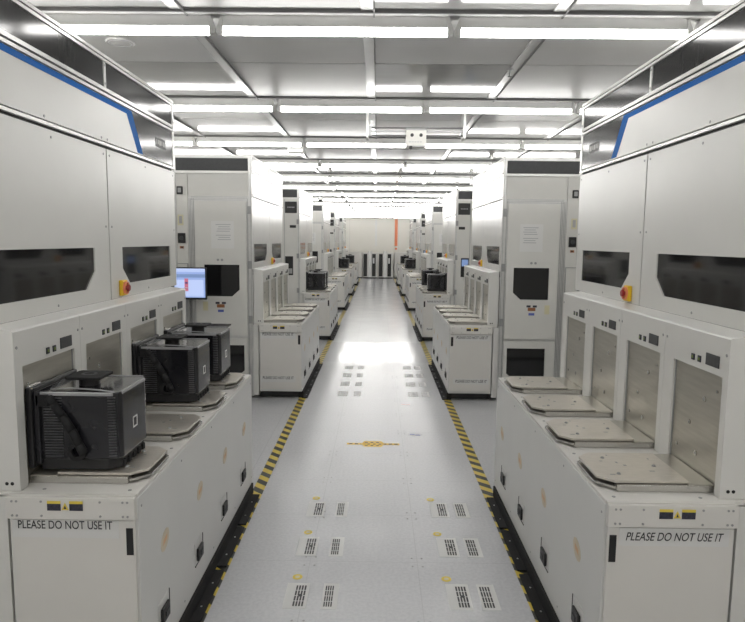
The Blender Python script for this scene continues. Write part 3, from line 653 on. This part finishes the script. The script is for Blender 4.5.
for mi, Y0 in enumerate((2.20, 6.93)):
    for k in range(4):
        yc = Y0+0.27+k*0.515
        if mi == 0 and k == 0: continue
        rowname = {(0, 1): 'row nearest the camera', (0, 2): 'second row from the camera', (0, 3): 'third row from the camera'}.get((mi, k), '%s row beside the second machines' % ORD[k])
        off = 0.008*(k-1)
        sticker(-0.452+off*0, -0.335, yc, True, 'wide bar-grid floor sticker, outer left, %s' % rowname, 'ink' if mi == 0 else 'inkpale')
        sticker(-0.262, -0.182, yc, False, 'narrow bar-grid floor sticker, inner left, %s' % rowname, 'ink' if mi == 0 else 'inkpale')
        sticker(0.372, 0.490, yc+0.01, True, 'wide bar-grid floor sticker, inner right, %s' % rowname, 'ink' if mi == 0 else 'inkpale')
        sticker(0.535, 0.625, yc+0.01, False, 'narrow bar-grid floor sticker, outer right, %s' % rowname, 'ink' if mi == 0 else 'inkpale')
        if mi == 0:
            for x, sd in ((-0.41, 'left'), (0.385, 'right')):
                b = MB(); b.cyl((x, yc+0.175, 0.0002), 'z', 0.027, 0.0008, 'lyellow', 16); b.cyl((x, yc+0.175, 0.0010), 'z', 0.013, 0.0004, 'cream', 12)
                tag(b.build('dot_sticker', loc=(x, yc+0.175, 0)), 'round yellow floor sticker behind the %s bar grids, %s' % (sd, rowname), 'sticker', 'round yellow floor stickers')
# hazard marking across the aisle
t = thing('floor_marking', (-0.025, 5.38, 0), 'yellow and black chequered floor marking across the middle of the aisle', 'marking')
b = MB(); b.box(-0.255, 0.21, 5.355, 5.40, 0.0002, 0.001, 'yellow'); b.prism([(-0.13, 5.38), (-0.10, 5.455), (0.05, 5.455), (0.08, 5.38), (0.05, 5.30), (-0.10, 5.30)], 'z', 0.0011, 0.0016, 'yellow'); b.build('backing', t)
b = MB()
for i in range(9):
    x = -0.235+i*0.05
    if -0.13 < x < 0.06: continue
    b.box(x, x+0.03, 5.366, 5.389, 0.0011, 0.0015, 'black')
for j in range(3):
    for i in range(3):
        x = -0.095+i*0.05+(0.02 if j % 2 else 0); b.box(x, x+0.024, 5.318+j*0.045, 5.336+j*0.045, 0.0017, 0.002, 'black')
b.build('black_blocks', t)
for nm, x, y_, w_, l_, mm, lab in (('paper_label', 0.31, 5.62, 0.11, 0.07, 'bluelabel', 'small blue and white label on the floor right of the aisle centre'), ('tape_scrap', 0.27, 6.72, 0.11, 0.03, 'reddark', 'short red tape scrap on the floor near the far bar grids')):
    t = thing(nm, (x, y_, 0), lab, 'label')
    b = MB(); b.box(x, x+w_, y_, y_+l_, 0.0002, 0.0009, 'paper'); b.build('backing', t)
    b = MB(); b.box(x+0.005, x+w_*0.48, y_+l_*0.55, y_+l_*0.85, 0.0010, 0.0014, mm); b.box(x+w_*0.52, x+w_-0.005, y_+l_*0.25, y_+l_*0.55, 0.0010, 0.0014, mm); b.build('print', t)

# ---------------------------------------------------------------- operator station between the first two left machines
t = thing('operator_station', (-2.10, 6.9, 0.9), 'flat screen monitor with keyboard shelf on the end of the second left machine', 'monitor')
b = MB(); b.box(-2.2300, -1.8130, 6.60, 6.635, 1.150, 1.492, 'black', 0.006); mo = b.build('monitor', t)
b = MB(); b.box(-2.2170, -1.8270, 6.5978, 6.5995, 1.172, 1.480, 'screen'); sc = b.build('screen', mo)
b = MB(); b.box(-2.2170, -1.8270, 6.5966, 6.5977, 1.445, 1.480, 'screenwhite'); b.box(-2.2170, -1.8270, 6.5966, 6.5977, 1.385, 1.420, 'screenband'); b.box(-2.215, -1.845, 6.5966, 6.5977, 1.185, 1.36, 'screenwhite')
b.box(-2.0450, -2.0050, 6.5955, 6.5965, 1.24, 1.375, 'screenpink'); b.box(-2.0400, -2.0100, 6.5945, 6.5954, 1.27, 1.28, 'paper'); b.box(-2.0400, -2.0100, 6.5945, 6.5954, 1.32, 1.335, 'bluelabel'); b.build('screen_content', sc)
b = MB(); b.box(-2.15, -2.10, 6.6355, 6.89, 1.30, 1.35, 'grey', 0.004); b.box(-2.17, -2.08, 6.879, 6.8995, 0.80, 1.40, 'grey', 0.003); b.box(-2.15, -2.10, 6.55, 6.88, 0.855, 0.875, 'grey'); b.build('mounting_arm', t)
b = MB(); b.box(-2.20, -1.56, 6.10, 6.62, 0.876, 0.894, 'black', 0.004); b.build('keyboard_shelf', t)
t = thing('keyboard', (-1.85, 6.32, 0.8945), 'black keyboard on the shelf below the monitor', 'keyboard')
b = MB(); b.box(-2.10, -1.64, 6.22, 6.38, 0.8945, 0.912, 'black', 0.003); b.build('keyboard_base', t)
b = MB()
for r_ in range(5):
    for c_ in range(15): b.box(-2.09+c_*0.0295, -2.066+c_*0.0295, 6.235+r_*0.027, 6.256+r_*0.027, 0.9125, 0.918, 'strip')
b.build('keys', t)

# ---------------------------------------------------------------- things under the ceiling
t = thing('ceiling_ioniser', (0.345, 6.0, CZ), 'square grey box with two round eyes on thin rails under the ceiling', 'ceiling device')
b = MB(); b.box(0.252, 0.438, 5.95, 6.12, 2.672, 2.815, 'beige', 0.004); hb = b.build('sensor_box', t)
b = MB(); b.box(0.248, 0.442, 5.945, 6.13, 2.8155, 2.828, 'grey'); b.box(0.248, 0.442, 5.945, 5.949, 2.664, 2.674, 'grey'); b.cyl((0.295, 5.94, 2.655), 'y', 0.018, 0.03, 'black', 12); b.build('box_trim', hb)
for x in (0.305, 0.388):
    b = MB(); b.cyl((x, 5.9495, 2.770), 'y', 0.016, -0.008, 'black', 16); b.build('lens', hb)
b = MB()
for k in range(5): b.box(0.28+k*0.025, 0.295+k*0.025, 5.9485, 5.9495, 2.705, 2.713, 'inkpale')
b.build('faint_lettering', hb)
for z, yy in ((2.835, 5.98), (2.80, 5.96), (2.765, 5.98)):
    b = MB(); b.box(-0.10, 0.78, yy, yy+0.02, z, z+0.012, 'seamdark' if z != 2.80 else 'grey'); b.build('rail', t)
for x in (-0.12, 0.78):
    b = MB(); b.box(x, x+0.02, 5.94, 6.14, 2.745, CZ-0.012, 'lightrail'); b.box(x+0.001, x+0.05 if x < 0 else x+0.019, 5.955, 6.0, 2.765, 2.85, 'grey'); b.build('hanger', t)
t = thing('smoke_detector', (-1.60, 3.99, CZ), 'flat round white disc on the ceiling above the left machine', 'ceiling disc')
b = MB(); b.cyl((-1.60, 3.99, CZ-0.009), 'z', 0.080, 0.0088, 'ceil_bar', 32, 0.086); b.build('cover', t)
b = MB(); b.ring((-1.60, 3.99, CZ-0.0105), 'z', 0.07, 0.062, 0.0014, 'inkpale', 28); b.build('ring_groove', t)
t = thing('sprinkler', (0.905, 4.52, CZ-0.01), 'tiny chrome sprinkler on the ceiling right of the aisle centre', 'sprinkler')
b = MB(); b.cyl((0.905, 4.52, CZ-0.012), 'z', 0.022, 0.0055, 'grey', 16); b.build('escutcheon', t)
b = MB(); b.cyl((0.905, 4.52, CZ-0.05), 'z', 0.006, 0.037, 'grey', 10); b.cyl((0.905, 4.52, CZ-0.053), 'z', 0.014, 0.003, 'strip', 12); b.build('nozzle', t)
t = thing('ceiling_camera', (-1.46, 15.9, CZ), 'small dome camera hanging over the aisle beyond the third left machine', 'camera')
b = MB(); b.cyl((-1.46, 15.9, 2.86), 'z', 0.02, CZ-0.0-2.86, 'grey', 12); b.build('stem', t)
b = MB(); b.cyl((-1.46, 15.9, 2.80), 'z', 0.09, 0.07, 'lightrail', 20, 0.05); b.build('dome_housing', t)
b = MB(); b.cyl((-1.46, 15.9, 2.755), 'z', 0.03, 0.045, 'black', 18, 0.065); b.build('dome', t)
t = thing('ceiling_bracket', (-1.05, 8.0, CZ), 'small white box light under the ceiling at the second left machine', 'ceiling box')
b = MB(); b.box(-1.14, -0.94, 7.93, 8.07, 2.875, 2.935, 'lightrail', 0.004); b.build('housing', t)
b = MB(); b.box(-1.06, -1.02, 7.98, 8.02, 2.9355, CZ-0.006, 'grey'); b.build('stem', t)

# ---------------------------------------------------------------- far end of the aisle
for x0, lab in ((-0.70, 'low white rack with black openings at the far wall, left one'), (0.04, 'low white rack with black openings at the far wall, right one')):
    t = thing('equipment_rack', (x0+0.33, 30.3, 0), lab, 'rack', 'low racks at the far wall')
    b = MB(); b.box(x0, x0+0.70, 30.0, 30.7, 0.06, 1.22, 'panel'); b.box(x0+0.02, x0+0.68, 30.02, 30.68, 0.0, 0.06, 'black'); b.build('body', t)
    for a0, a1 in ((0.02, 0.19), (0.43, 0.60)):
        b = MB(); b.box(x0+a0, x0+a1, 29.98, 29.9995, 0.10, 1.17, 'black', 0.004); d = b.build('opening_panel', t)
    b = MB(); b.box(x0+0.46, x0+0.54, 29.975, 29.9795, 0.72, 0.98, 'paper'); b.build('notice', t)
    b = MB(); b.box(x0+0.22, x0+0.40, 29.93, 29.9995, 0.06, 1.30, 'alu', 0.01); b.build('centre_post', t)
for x0, sd in ((-1.40, 'left'), (0.80, 'right')):
    t = thing('white_cabinet', (x0+0.32, 30.4, 0), 'plain low white cabinet at the far wall, %s of the black-fronted racks' % sd, 'cabinet', 'white cabinets at the far wall')
    b = MB(); b.box(x0, x0+0.66, 30.1, 30.8, 0.05, 1.25, 'panel'); b.box(x0+0.02, x0+0.64, 30.12, 30.78, 0.0, 0.05, 'black'); b.build('body', t)
    b = MB(); b.box(x0+0.02, x0+0.64, 30.085, 30.0995, 0.08, 1.22, 'deck', 0.004); d = b.build('door', t)
    b = MB(); b.cyl((x0+(0.15 if sd == 'left' else 0.5), 30.085, 1.08), 'y', 0.045, -0.012, 'black', 14); b.build('knob', d)
b = MB(); b.box(0.82, 0.96, RY1-0.03, RY1-0.0005, 1.55, 2.86, 'orange', 0.004)
o = b.build('hanging_banner', loc=(0.89, RY1, 1.55)); tag(o, 'tall narrow orange strip on the far wall', 'strip')
b = MB(); b.cyl((0.89, RY1-0.0005, 1.42), 'y', 0.055, -0.03, 'orange', 16)
tag(b.build('call_point', loc=(0.89, RY1, 1.42)), 'small orange round device on the far wall under the orange strip', 'wall device')
b = MB(); b.box(1.60, 1.66, RY1-0.03, RY1-0.0005, 1.3, 2.6, 'pink', 0.004)
tag(b.build('wall_pipe', loc=(1.63, RY1, 1.3)), 'thin pale red pipe on the far wall right of the orange strip', 'pipe')
b = MB(); b.box(-0.15, -0.05, RY1-0.02, RY1, 1.55, CZ-0.06, 'trim'); struct(b.build('trim_%d' % (n+1)))  # pale strip standing in for a bright vertical gap, light put in as colour
